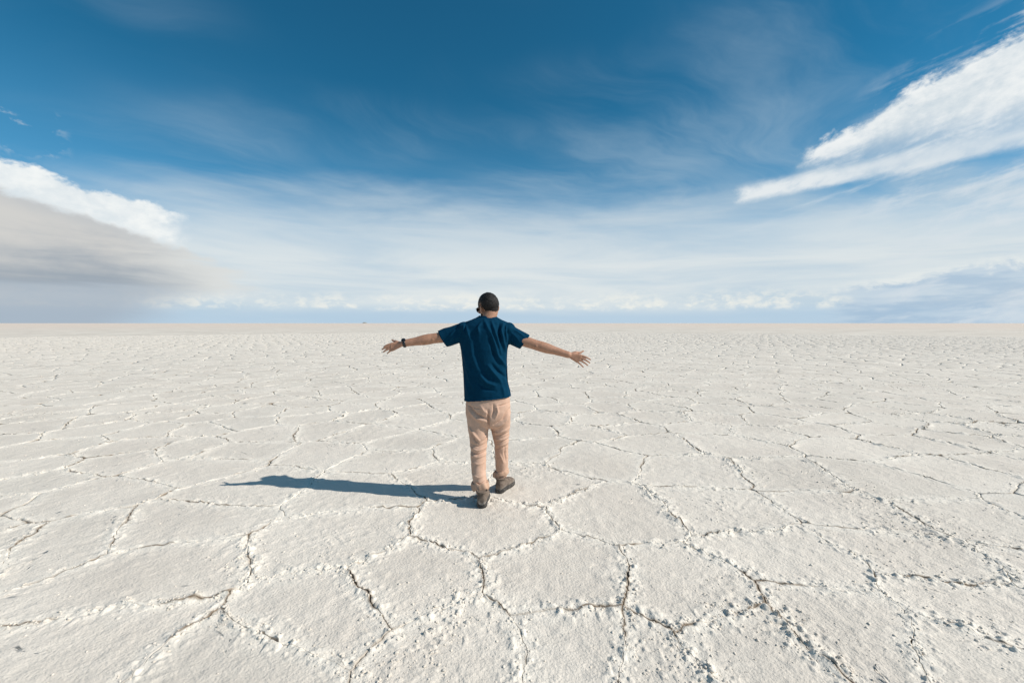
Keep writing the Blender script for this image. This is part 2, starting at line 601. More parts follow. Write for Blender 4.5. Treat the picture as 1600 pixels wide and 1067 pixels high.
dist = np.hypot(S[:, 0], S[:, 1])
inside = (np.abs(S[:, 0]) < 1.35 * np.maximum(S[:, 1], 0) + 4.6) & (S[:, 1] > -2.9) & (dist < 72.4)
visible = inside & (np.abs(S[:, 0]) < 1.125 * S[:, 1] + 0.55) & (S[:, 1] > 1.5)
order = [i for i in np.argsort(dist) if inside[i]]
vis = [i for i in order if visible[i]][:280]
vis_set = set(vis)
levels = {}
for i in order:
    d = dist[i]
    if i in vis_set:
        lv = (400, 56) if d < 3.4 else (250, 36) if d < 5 else (140, 20) if d < 8 else (76, 11)
    else:
        lv = (96, 12) if d < 8 else (36, 6) if d < 22 else (20, 4) if d < 34 else (12, 3)
    levels.setdefault((i in vis_set, d < 8) + lv, []).append(i)
rest_V, rest_F, rest_T, rest_R, nv_ = [], [], [], [], 0
for (own, fine, na_, nr2_), ids in levels.items():
    step = 8 if own else 1500
    for k in range(0, len(ids), step):
        part = np.array(ids[k:k + step])
        P, F, Tp, Rp = plates(part, na_, nr2_, own or fine)
        if own:
            for q, i in enumerate(part):
                o = mesh_obj("salt_plate", P[q] - np.array([S[i][0], S[i][1], 0]), F, M_PLATE, ground, attrs={'tan': Tp[q], 'rim': Rp[q]})
                o.location = (S[i][0], S[i][1], 0)
        else:
            m_ = P.shape[1]
            rest_V.append(P.reshape(-1, 3)); rest_T.append(Tp.ravel()); rest_R.append(Rp.ravel())
            rest_F.append((F[None] + (nv_ + np.arange(len(part)) * m_)[:, None, None]).reshape(-1, 3))
            nv_ += len(part) * m_
o = mesh_obj("salt_plate_field", np.vstack(rest_V), np.vstack(rest_F), M_PLATE, ground, attrs={'tan': np.concatenate(rest_T), 'rim': np.concatenate(rest_R)})
o["kind"] = "stuff"

# ------------------------------------------------------------------ loose salt crumbs and lumps
bm = bmesh.new(); bmesh.ops.create_icosphere(bm, subdivisions=1, radius=1.0)
ICO_V = np.array([v.co[:] for v in bm.verts]); ICO_F = np.array([[v.index for v in f.verts] for f in bm.faces]); bm.free()
bm = bmesh.new(); bmesh.ops.create_icosphere(bm, subdivisions=2, radius=1.0)
ICO2_V = np.array([v.co[:] for v in bm.verts]); ICO2_F = np.array([[v.index for v in f.verts] for f in bm.faces]); bm.free()


def edge_dist(P):
    out = np.empty(len(P))
    for k in range(0, len(P), 2000):
        q = P[k:k + 2000]
        d2 = ((q[:, None, :] - S[None, :, :]) ** 2).sum(-1)
        pa = np.argpartition(d2, 8, axis=1)[:, :9]
        dd = np.take_along_axis(d2, pa, 1)
        o_ = np.argsort(dd, axis=1)
        pa = np.take_along_axis(pa, o_, 1)
        c0 = S[pa[:, 0]]
        best = np.full(len(q), 9.0)
        for j in range(1, 9):
            c1 = S[pa[:, j]]
            dn = c1 - c0
            L = np.linalg.norm(dn, axis=1)
            best = np.minimum(best, L / 2 - ((q - c0) * dn).sum(1) / L)
        out[k:k + 2000] = best
    return out


N = 420000
cy_ = 1.5 + rng.random(N) ** 1.35 * 11.5
cx_ = (rng.random(N) * 2 - 1) * (1.18 * cy_ + 0.9)
Pn = np.stack([cx_, cy_], -1)
S_keep = S
S = S[dist < 17]
sd = edge_dist(Pn)
S = S_keep
wx, wy = warp_xy(cx_, cy_)
cl_ = cluster(wx, wy)
ridge = ss(-0.25, 0.75, fbm(wx * 0.8, wy * 0.8, 101, 2))
prob = 0.72 * np.exp(-(sd / 0.040) ** 2) * (0.12 + 0.88 * ridge) + 0.20 * cl_ * np.exp(-(sd / 0.22) ** 2) + 0.03 * cl_ + 0.003
prob *= 0.95
keep = (rng.random(N) < prob) & (sd > 0.004)
wx, wy, sd, cl_ = wx[keep], wy[keep], sd[keep], cl_[keep]
K = len(wx)
size = 0.0026 + 0.0070 * rng.random(K) ** 2.4 + 0.006 * (rng.random(K) < 0.03) * rng.random(K)
zz = relief(wx, wy, sd)
dcam = np.hypot(wx, wy)
app = size / dcam
big = set(np.argsort(-app)[:180].tolist())


def lumps(ks, base_v, rough):
    n = len(ks)
    q = rng.normal(size=(n, 4)); q /= np.linalg.norm(q, axis=1)[:, None]
    w, x, y, z = q.T
    M = np.stack([np.stack([1 - 2 * (y * y + z * z), 2 * (x * y - z * w), 2 * (x * z + y * w)], -1),
                  np.stack([2 * (x * y + z * w), 1 - 2 * (x * x + z * z), 2 * (y * z - x * w)], -1),
                  np.stack([2 * (x * z - y * w), 2 * (y * z + x * w), 1 - 2 * (x * x + y * y)], -1)], 1)
    v = base_v[None] * (1 + rough * rng.uniform(-1, 1, size=(n, len(base_v), 1))) * rng.uniform(0.65, 1.35, (n, 1, 3))
    v = np.einsum('nij,nvj->nvi', M, v)
    v[:, :, 2] *= 0.7
    return v * size[ks][:, None, None]


M_LUMP = salt_material("salt_lump")
big_k = np.array(sorted(big)); small_k = np.array([k for k in range(K) if k not in big])
vb = lumps(big_k, ICO2_V, 0.22)
for q, k in enumerate(big_k):
    o = mesh_obj("salt_lump", vb[q], ICO2_F, M_LUMP, ground)
    o.location = (wx[k], wy[k], zz[k] + size[k] * 0.08)
vs = lumps(small_k, ICO_V, 0.28) + np.stack([wx, wy, zz + size * 0.05], -1)[small_k][:, None, :]
fs = ICO_F[None] + (np.arange(len(small_k)) * len(ICO_V))[:, None, None]
o = mesh_obj("salt_crumbs", vs.reshape(-1, 3), fs.reshape(-1, 3), M_LUMP, ground)
o["kind"] = "stuff"
print("lumps", K, "plates", len(vis))

# ------------------------------------------------------------------ far low islands on the horizon
m, b = material("far_rock")
X.put(b.inputs['Base Color'], mix(noise(geo_pos(), 0.01, 5), (0.20, 0.22, 0.22), (0.30, 0.30, 0.28)))
b.inputs['Roughness'].default_value = 1.0
M_FAR = m


def island(px, wpx, hpx, dist_m, seed, label):
    base = at(px, 505, dist_m)
    w = wpx / FPX * dist_m; h = hpx / FPX * dist_m
    n = 40
    g = np.linspace(-1, 1, n)
    gx_, gy_ = np.meshgrid(g, g)
    r_ = np.hypot(gx_, gy_)
    z = np.clip(1 - r_ ** 2, 0, 1) ** 0.8 * h * (0.8 + 0.35 * fbm(gx_ * 3, gy_ * 3, seed, 3)) - 2
    V_ = np.stack([gx_ * w / 2, gy_ * w / 2, z], -1).reshape(-1, 3)
    ii = np.arange(n * n).reshape(n, n)
    F_ = np.stack([ii[:-1, :-1], ii[:-1, 1:], ii[1:, 1:], ii[1:, :-1]], -1).reshape(-1, 4)
    o = mesh_obj("island_hill", V_, F_, M_FAR)
    o.location = (base.x, dist_m, 0)
    o["kind"] = "structure"
    o["label"] = label


island(570, 7.5, 2.0, 22000, 3, "tiny dark rocky island far off on the horizon left of the man")

# ------------------------------------------------------------------ the person
def make_mat(name, c1, c2, scale, rough=0.8, bscale=None, bdist=0.002, spec=0.3, sheen=0.0, sss=0.0):
    m, b = material(name)
    p = geo_pos()
    X.put(b.inputs['Base Color'], mix(sstep(0.3, 0.7, noise(p, scale, 5, 0.6)), c1, c2))
    b.inputs['Roughness'].default_value = rough
    b.inputs['Specular IOR Level'].default_value = spec
    if sheen:
        b.inputs['Sheen Weight'].default_value = sheen
    if sss:
        b.inputs['Subsurface Weight'].default_value = sss
        b.inputs['Subsurface Radius'].default_value = (0.01, 0.004, 0.002)
    if bscale:
        bump(b, noise(p, bscale, 4, 0.6), bdist, 0.7)
    return m


M_SKIN = make_mat("skin", (0.36, 0.185, 0.115), (0.44, 0.235, 0.15), 40, 0.5, 300, 0.001, 0.35, sss=0.05)
M_SHIRT = make_mat("navy_cotton", (0.0010, 0.028, 0.060), (0.0014, 0.035, 0.073), 25, 0.9, 500, 0.0008, 0.06)
M_TROUSER = make_mat("tan_cotton", (0.51, 0.33, 0.24), (0.58, 0.385, 0.285), 18, 0.85, 420, 0.001, 0.15)
M_CUFF = make_mat("tan_cotton_inside", (0.46, 0.295, 0.205), (0.54, 0.355, 0.255), 25, 0.85, 420, 0.001, 0.15)
m, b = material("dusty_suede")
p = geo_pos()
bx_, by_, bz_ = split(p)
bc = mix(sstep(0.3, 0.7, noise(p, 35, 5, 0.6)), (0.105, 0.080, 0.062), (0.20, 0.155, 0.122))
dust = sstep(0.075, 0.0, bz_ + (noise(p, 45, 4, 0.65) - 0.5) * 0.13) * 0.75
X.put(b.inputs['Base Color'], mix(dust, bc, (0.42, 0.385, 0.34)))
b.inputs['Roughness'].default_value = 0.85
b.inputs['Specular IOR Level'].default_value = 0.2
bump(b, noise(p, 220, 4, 0.6), 0.002, 0.7)
M_BOOT = m
M_SOLE = make_mat("rubber", (0.03, 0.028, 0.026), (0.11, 0.10, 0.09), 40, 0.85, 200, 0.001, 0.2)
m, b = material("hair")
p = geo_pos()
hx, hy, hz = split(p)
strand = noise(vec(hx * 420, hy * 420, hz * 110), 1.0, 4, 0.6)
hc = mix(sstep(0.30, 0.72, strand), (0.004, 0.0034, 0.003), (0.022, 0.017, 0.0135))
f_ = attr('fade')
X.put(b.inputs['Base Color'], mix(sstep(0.62, 0.20, f_ + (noise(p, 500, 2, 0.6) - 0.5) * 0.9), hc, (0.20, 0.115, 0.078)))
b.inputs['Roughness'].default_value = 0.55
b.inputs['Specular IOR Level'].default_value = 0.25
bump(b, strand, 0.004, 1.0)
M_HAIR = m
M_BEARD = make_mat("beard", (0.006, 0.0048, 0.004), (0.016, 0.012, 0.010), 160, 0.7, 260, 0.003, 0.15)
M_BLACK = make_mat("black_plastic", (0.008, 0.008, 0.009), (0.014, 0.014, 0.015), 60, 0.35, None, 0, 0.5)
M_LENS = make_mat("dark_lens", (0.006, 0.006, 0.007), (0.008, 0.008, 0.01), 10, 0.08, None, 0, 0.7)


class Solid:
    """Closed overlapping shapes that a voxel remesh fuses into one surface."""

    def __init__(s):
        s.V = []; s.F = []; s.n = 0

    def rings(s, rows):
        rows = [np.asarray(r) for r in rows]
        n = len(rows[0]); k = len(rows)
        base = s.n
        V = np.vstack(rows + [rows[0].mean(0)[None], rows[-1].mean(0)[None]])
        F = []
        for j in range(k - 1):
            for i in range(n):
                i2 = (i + 1) % n
                F.append((base + j * n + i, base + j * n + i2, base + (j + 1) * n + i2, base + (j + 1) * n + i))
        c0, c1 = base + k * n, base + k * n + 1
        for i in range(n):
            i2 = (i + 1) % n
            F.append((c0, base + i2, base + i))
            F.append((c1, base + (k - 1) * n + i, base + (k - 1) * n + i2))
        s.V.append(V); s.F += F; s.n += len(V)

    def loft(s, secs, n=40, power=2.0):
        """secs: (centre, half-axis a, half-axis b) vectors."""
        t = np.linspace(0, 2 * np.pi, n + 1)[:-1]
        ct, st = np.cos(t), np.sin(t)
        f = 2.0 / power
        ct = np.sign(ct) * np.abs(ct) ** f; st = np.sign(st) * np.abs(st) ** f
        s.rings([np.array(c)[None] + ct[:, None] * np.array(a)[None] + st[:, None] * np.array(b_)[None] for c, a, b_ in secs])

    def tube(s, pts, rad, n=20, flat=None, caps=True):
        """Round tapered tube through points, closed with rounded ends; flat = (vector, factor) squashes along a vector."""
        pts = [Vector(p) for p in pts]
        rows = []
        ax = None
        L = len(pts)
        for i, p in enumerate(pts):
            t = (pts[min(i + 1, L - 1)] - pts[max(i - 1, 0)]).normalized()
            if ax is None:
                ax = t.orthogonal().normalized()
            ax = (ax - t * ax.dot(t)).normalized()
            ay = t.cross(ax)
            r = rad[i]

            def ring(cn, rr_):
                return [list(cn + ax * (math.cos(q) * rr_) + ay * (math.sin(q) * rr_)) for q in np.linspace(0, 2 * np.pi, n + 1)[:-1]]
            if i == 0 and caps:
                for a in (75, 50, 25):
                    rows.append(ring(p - t * r * math.sin(R(a)), r * math.cos(R(a))))
            rows.append(ring(p, r))
            if i == L - 1 and caps:
                for a in (25, 50, 75):
                    rows.append(ring(p + t * r * math.sin(R(a)), r * math.cos(R(a))))
        s.rings(rows)

    def ball(s, cn, ax, n=24):
        """ax: three half-axis vectors."""
        cn = np.array(cn); ax = np.array([list(a) for a in ax])
        rows = []
        for v in np.linspace(-86, 86, 15):
            t = np.linspace(0, 2 * np.pi, n + 1)[:-1]
            rows.append(cn + np.cos(t)[:, None] * math.cos(R(v)) * ax[0] + np.sin(t)[:, None] * math.cos(R(v)) * ax[1] + math.sin(R(v)) * ax[2])
        s.rings(rows)

    def fuse(s, voxel, smooth=4, factor=0.5):
        me = bpy.data.meshes.new("tmp")
        me.from_pydata(np.vstack(s.V).tolist(), [], s.F)
        bm = bmesh.new(); bm.from_mesh(me)
        bmesh.ops.recalc_face_normals(bm, faces=bm.faces[:])
        bm.to_mesh(me); bm.free()
        o = bpy.data.objects.new("tmp", me)
        col.objects.link(o)
        md = o.modifiers.new("r", 'REMESH'); md.mode = 'VOXEL'; md.voxel_size = voxel
        if smooth:
            ms = o.modifiers.new("s", 'SMOOTH'); ms.factor = factor; ms.iterations = smooth
        dg = bpy.context.evaluated_depsgraph_get()
        res = bpy.data.meshes.new_from_object(o.evaluated_get(dg))
        bpy.data.objects.remove(o); bpy.data.meshes.remove(me)
        return res


def verts(me):
    a = np.empty(len(me.vertices) * 3, dtype=np.float32); me.vertices.foreach_get('co', a)
    return a.reshape(-1, 3).astype(float)


def normals(me):
    a = np.empty(len(me.vertices) * 3, dtype=np.float32); me.vertex_normals.foreach_get('vector', a)
    return a.reshape(-1, 3).astype(float)


def set_verts(me, V):
    me.vertices.foreach_set('co', np.asarray(V, dtype=np.float32).ravel()); me.update()


def finish(name, me, mat, parent, cut=None, shell=None):
    """cut(face_centres, face_normals) -> faces to remove; shell = cloth thickness."""
    me.name = name
    if cut is not None:
        bm = bmesh.new(); bm.from_mesh(me)
        fc = np.array([f.calc_center_median()[:] for f in bm.faces]); fn = np.array([f.normal[:] for f in bm.faces])
        kill = cut(fc, fn)
        bm.faces.ensure_lookup_table()
        bmesh.ops.delete(bm, geom=[bm.faces[i] for i in np.nonzero(kill)[0]], context='FACES')
        bm.to_mesh(me); bm.free()
    me.polygons.foreach_set('use_smooth', np.ones(len(me.polygons), dtype=bool))
    me.materials.clear(); me.materials.append(mat)
    o = bpy.data.objects.new(name, me)
    col.objects.link(o)
    if shell:
        md = o.modifiers.new("thickness", 'SOLIDIFY'); md.thickness = shell; md.offset = -1
    if parent:
        o.parent = parent
        o.matrix_parent_inverse = parent.matrix_world.inverted() if False else Matrix.Translation(-parent.location)
    return o


def folds(V, Nn, lines, Y, back=True):
    """Raise or sink cloth along traced creases: each line = (points, height, width)."""
    out = np.zeros(len(V))
    for pts, amp, wid in lines:
        q = [at(a, b_, Y) for a, b_ in pts]
        q = np.array([[p.x, p.z] for p in q])
        best = np.full(len(V), 9.0); tl = np.zeros(len(V))
        seg = np.linalg.norm(np.diff(q, axis=0), axis=1); tot = seg.sum(); acc = 0
        P2 = V[:, [0, 2]]
        for k in range(len(q) - 1):
            d = q[k + 1] - q[k]
            t = np.clip(((P2 - q[k]) @ d) / (d @ d), 0, 1)
            dd = np.linalg.norm(P2 - (q[k] + t[:, None] * d), axis=1)
            s_ = (acc + t * seg[k]) / tot
            upd = dd < best
            best[upd] = dd[upd]; tl[upd] = s_[upd]
            acc += seg[k]
        taper = np.sin(np.pi * np.clip(0.12 + 0.76 * tl, 0, 1))
        out += amp * taper * np.exp(-(best / wid) ** 2)
    if back:
        out *= ss(0.25, -0.15, Nn[:, 1]) if False else ss(-0.25, 0.15, -Nn[:, 1])
    return out


person = bpy.data.objects.new("person", None)
col.objects.link(person)
person.location = (-0.16, 3.87, 0)
person["label"] = "man in navy t-shirt and rolled tan trousers walking away with arms spread"
person["category"] = "person"
bpy.context.view_layer.update()

Yb = 3.88                                   # depth of the trunk
# ---- head frame
HC = at(762.6, 478.5, 3.945)
yaw, pit = R(38), R(16)
fw = Vector((-math.sin(yaw) * math.cos(pit), math.cos(yaw) * math.cos(pit), -math.sin(pit)))
lf = Vector((-math.cos(yaw), -math.sin(yaw), 0))
lf = (lf + Vector((0, 0, -0.10))).normalized()
lf = (lf - fw * lf.dot(fw)).normalized()
upv = fw.cross(lf) * -1.0
if upv.z < 0:
    upv = -upv


def hd(f, l, u):
    return HC + fw * f + lf * l + upv * u


def axes(a, b_, c_):
    return (fw * a, lf * b_, upv * c_)


# ---- body: one continuous surface (head, neck, trunk, arms with hands, legs)
B = Solid()
B.ball(hd(-0.008, 0, 0.012), axes(0.096, 0.077, 0.094))
B.ball(hd(0.030, 0, -0.045), axes(0.062, 0.058, 0.068))
B.ball(hd(0.062, 0, -0.085), axes(0.030, 0.030, 0.026))           # chin
B.ball(hd(0.078, 0, 0.012), axes(0.016, 0.052, 0.012))            # brow
B.tube([hd(0.088, 0, 0.0), hd(0.104, 0, -0.03)], [0.008, 0.014], 14)  # nose
B.ball(hd(0.085, 0, -0.060), axes(0.010, 0.022, 0.008))           # lips
for sgn in (1, -1):
    B.ball(hd(0.074, sgn * 0.042, -0.025), axes(0.014, 0.022, 0.016))  # cheek
    ear_c = hd(-0.006, sgn * 0.087, -0.024)
    B.ball(ear_c, (fw * 0.019 + lf * (-sgn * 0.011), lf * 0.0095, upv * 0.034 - fw * 0.008))
    B.ball(hd(-0.002, sgn * 0.080, -0.052), (fw * 0.010, lf * 0.009, upv * 0.012))
nk0, nk1 = at(760, 506, 3.90), hd(-0.030, 0, -0.060)
B.tube([nk0, (nk0 + nk1) / 2 + Vector((0, -0.005, 0)), nk1], [0.066, 0.059, 0.056], 28)
XA, YA, ZA = Vector((1, 0, 0)), Vector((0, 1, 0)), Vector((0, 0, 1))


def sec(xl, xr, py, Y, dep, tilt=0.0):
    a, b_ = at(xl, py, Y), at(xr, py, Y)
    cn = (a + b_) / 2
    h = (b_.x - a.x) / 2
    return cn, Vector((h, 0, tilt)), Vector((0, dep, 0))


trunk = [sec(745, 776, 504, 3.90, 0.06), sec(728, 789, 512, 3.89, 0.085), sec(724, 790, 525, 3.89, 0.10), sec(727, 787, 545, 3.88, 0.10),
         sec(731, 786, 580, 3.88, 0.095), sec(731, 790, 615, 3.88, 0.10), sec(733, 793, 640, 3.88, 0.10), sec(738, 788, 655, 3.88, 0.08)]
B.loft(trunk)

SHL, ELL, WRL = at(727, 523, 3.90), at(676, 529.0, 3.885), at(631, 536.5, 3.86)
SHR, ELR, WRR = at(791, 524, 3.90), at(839, 539.5, 3.865), at(888, 554.3, 3.835)


def limb(a, b_, c_, ra, rb, rc):
    pts, rad = [], []
    for t, k in ((0, ra), (0.35, ra * 0.98), (0.7, (ra + rb) / 2), (1.0, rb)):
        pts.append(a.lerp(b_, t)); rad.append(k)
    for t, k in ((0.14, rb * 1.05), (0.32, rb * 1.02), (0.6, rb * 0.80), (0.85, rc * 1.06), (1.0, rc)):
        pts.append(b_.lerp(c_, t)); rad.append(k)
    return pts, rad


B.tube(*limb(SHL, ELL, WRL, 0.048, 0.0440, 0.0300), n=24)
B.tube(*limb(SHR, ELR, WRR, 0.048, 0.0435, 0.0290), n=24)
# elbow points
B.ball(ELL + Vector((0.006, -0.030, -0.006)), (XA * 0.020, YA * 0.018, ZA * 0.017))
B.ball(ELR + Vector((-0.006, -0.030, -0.006)), (XA * 0.020, YA * 0.018, ZA * 0.017))


def hand(wr, knuckles, tips, yk, yt, thumb, curl):
    kn = [at(*k, yk) for k in knuckles]
    tp = [at(*k, yt) for k in tips]
    for k in kn:
        B.tube([wr, wr.lerp(k, 0.5), k], [0.0185, 0.0150, 0.0115], 14)
    B.tube([kn[0], kn[1], kn[2], kn[3]], [0.0115, 0.012, 0.0115, 0.0105], 14)
    rads = ((0.0096, 0.0088, 0.0078, 0.0066), (0.0100, 0.0090, 0.0080, 0.0068), (0.0096, 0.0088, 0.0078, 0.0066), (0.0086, 0.0078, 0.0070, 0.0060))
    for k, t, r in zip(kn, tp, rads):
        bend = curl * 0.35
        B.tube([k, k.lerp(t, 0.42) - bend, k.lerp(t, 0.74) - bend * 0.8, t], r, 12)
    th = [at(*q, y) for q, y in thumb]
    B.tube(th, [0.0150, 0.0125, 0.0100, 0.0075][:len(th)], 12)


hand(WRL, [(612.2, 537.2), (611.2, 540.4), (611.8, 543.8), (613.2, 546.8)],
     [(600.0, 541.6), (597.0, 546.0), (599.0, 549.8), (605.2, 552.4)], 3.85, 3.845,
     [((624, 536), 3.86), ((618.5, 533.8), 3.875), ((615.2, 533.0), 3.895), ((612.6, 531.2), 3.91)], Vector((0, 0.004, -0.012)))
hand(WRR, [(907.2, 555.2), (906.8, 558.6), (904.6, 562.0), (901.6, 564.8)],
     [(922.6, 561.8), (921.6, 566.8), (918.2, 570.6), (911.2, 573.6)], 3.83, 3.83,
     [((893, 553), 3.838), ((900.5, 550.6), 3.85), ((906.5, 551.2), 3.87), ((911.6, 548.4), 3.885)], Vector((0, 0.004, -0.012)))

HPL, KNL, ANL = at(747, 645, 3.88), at(747, 697, 3.865), at(751, 763, 3.765)
HPR, KNR, ANR = at(781, 645, 3.89), at(783.5, 694, 4.02), at(784, 747, 4.055)
for a, b_, c_ in ((HPL, KNL, ANL), (HPR, KNR, ANR)):
    B.tube([a, a.lerp(b_, 0.5), b_, b_.lerp(c_, 0.3), b_.lerp(c_, 0.75), c_, c_ + Vector((0, 0.02, -0.05))], [0.07, 0.062, 0.05, 0.047, 0.036, 0.034, 0.034], 20)
me = B.fuse(0.0042, 3)
body = finish("body", me, M_SKIN, person)

# ---- hair: close crop with a fade at the nape
Hs = Solid()
Hs.ball(hd(-0.011, 0, 0.013), axes(0.1035, 0.0850, 0.1050), 40)
Hs.ball(hd(-0.046, 0, -0.040), axes(0.050, 0.054, 0.066), 30)
me = Hs.fuse(0.0045, 4)
V = verts(me); Nn = normals(me)
loc = V - np.array(HC)
lf_, ll_, lu_ = loc @ np.array(fw), loc @ np.array(lf), loc @ np.array(upv)
tex = vnoise(V[:, 0] * 160 + V[:, 1] * 60, V[:, 2] * 120 + V[:, 1] * 90, 5) * 0.0012 + vnoise(V[:, 0] * 60, V[:, 2] * 60 + V[:, 1] * 50, 6) * 0.0012
fade = ss(-0.095, -0.02, lu_ + np.abs(ll_) * 0.1)
set_verts(me, V + Nn * (tex - 0.0050 * (1 - fade))[:, None])
LINE = ([-0.11, -0.055, -0.035, -0.022, 0.012, 0.024, 0.05, 0.075, 0.1], [-0.094, -0.090, -0.070, 0.012, 0.018, -0.020, 0.002, 0.052, 0.060])
fa = me.attributes.new('fade', 'FLOAT', 'POINT')
fa.data.foreach_set('value', (np.clip((lu_ - np.interp(lf_, *LINE) - 0.25 * np.maximum(np.abs(ll_) - 0.035, 0) * (lf_ < -0.03)) / 0.040, 0, 1)).astype(np.float32))


def hair_cut(fc, fn):
    q = fc - np.array(HC)
    f, l, u = q @ np.array(fw), np.abs(q @ np.array(lf)), q @ np.array(upv)
    jag = 0.004 * vnoise(fc[:, 0] * 120, fc[:, 2] * 90 + fc[:, 1] * 80, 9)
    line = np.interp(f, *LINE) + 0.5 * np.maximum(l - 0.035, 0) * (f < -0.03)
    return u < line + jag


hair = finish("hair", me, M_HAIR, person, hair_cut, 0.004)

# ---- beard
Bs = Solid()
Bs.ball(hd(0.030, 0, -0.047), axes(0.067, 0.0635, 0.072), 36)
Bs.ball(hd(0.062, 0, -0.088), axes(0.035, 0.036, 0.031), 30)
me = Bs.fuse(0.0045, 4)


def beard_cut(fc, fn):
    q = fc - np.array(HC)
    f, l, u = q @ np.array(fw), np.abs(q @ np.array(lf)), q @ np.array(upv)
    return (u > -0.045 - 0.25 * np.clip(f - 0.02, 0, 1) + 0.05 * ss(0.04, 0.0, f) * 0) | (f < 0.012) | ((f > 0.078) & (l < 0.024) & (u > -0.072))


finish("beard", me, M_BEARD, person, beard_cut, 0.003)

# ---- sunglasses
Gs = Solid()
Gs.tube([hd(0.098, 0.012, 0.004), hd(0.100, 0, 0.008), hd(0.098, -0.012, 0.004)], [0.0025] * 3, 8)
for sgn in (1, -1):
    Gs.tube([hd(0.094, sgn * 0.066, 0.006), hd(0.05, sgn * 0.080, 0.006), hd(-0.005, sgn * 0.0835, 0.004), hd(-0.022, sgn * 0.0815, -0.012)], [0.0030, 0.0027, 0.0024, 0.002], 8)
    ring = [hd(0.100 - 0.012 * abs(math.cos(t) * 0.5 + 0.5), sgn * (0.037 + 0.028 * math.cos(t)), -0.006 + 0.021 * math.sin(t)) for t in np.linspace(0, 2 * math.pi, 25)]
    Gs.tube(ring, [0.003] * 25, 8, caps=False)
me = bpy.data.meshes.new("frame"); me.from_pydata(np.vstack(Gs.V).tolist(), [], Gs.F)
glasses = finish("sunglasses", me, M_BLACK, person)
for sgn in (1, -1):
    Ls = Solid()
    Ls.ball(hd(0.094, sgn * 0.037, -0.006), (fw * 0.002 - lf * (sgn * 0.0004), lf * 0.027 - fw * (sgn * 0.005), upv * 0.020), 24)
    me = bpy.data.meshes.new("lens"); me.from_pydata(np.vstack(Ls.V).tolist(), [], Ls.F)
    o = finish("lens", me, M_LENS, None); o.parent = glasses

# ---- t-shirt
T = Solid()
T.loft([sec(748.5, 774.5, 493.8, 3.915, 0.062), sec(744, 778, 496.5, 3.91, 0.066), sec(737, 784, 499.5, 3.90, 0.075), sec(728, 792, 503, 3.895, 0.092), sec(720.5, 797, 509, 3.89, 0.108), sec(717, 799, 517, 3.885, 0.118),
        sec(717, 797, 530, 3.885, 0.124), sec(719.8, 793.6, 545, 3.88, 0.124), sec(722.3, 792.6, 562, 3.88, 0.122),
        sec(723.8, 793.4, 580, 3.88, 0.120), sec(724.8, 795.6, 598, 3.88, 0.122), sec(725, 798, 612, 3.88, 0.126, 0.012),
        sec(725, 799.5, 622.5, 3.88, 0.130, 0.022)], 56, 2.08)
SEL, SER = at(690.8, 529.2, 3.90), at(820.6, 534.8, 3.90)
dL = (SEL - SHL).normalized(); dR = (SER - SHR).normalized()


def sleeve(a, b_, ax, r0, r1, top):
    """Loft from the shoulder to the open end; ends slope along `top`."""
    perp = Vector(top)
    perp = perp.normalized()
    dep = Vector((0, 1, 0)) - ax * ax.y
    dep.normalize()
    rows = []
    for t in (0.0, 0.3, 0.55, 0.8, 0.93, 1.0):
        r = r0 + (r1 - r0) * t
        rows.append((a.lerp(b_, t), perp * r, dep * (r * 0.88)))
    T.loft(rows, 36)


pL = at(683.6, 516.2, 3.90) - at(698.2, 541.8, 3.90)
pR = at(828.4, 523.4, 3.90) - at(812.6, 545.8, 3.90)
sleeve(at(730, 517, 3.90), SEL, dL, 0.080, pL.length / 2, pL)
sleeve(at(788, 518, 3.90), SER, dR, 0.080, pR.length / 2, pR)
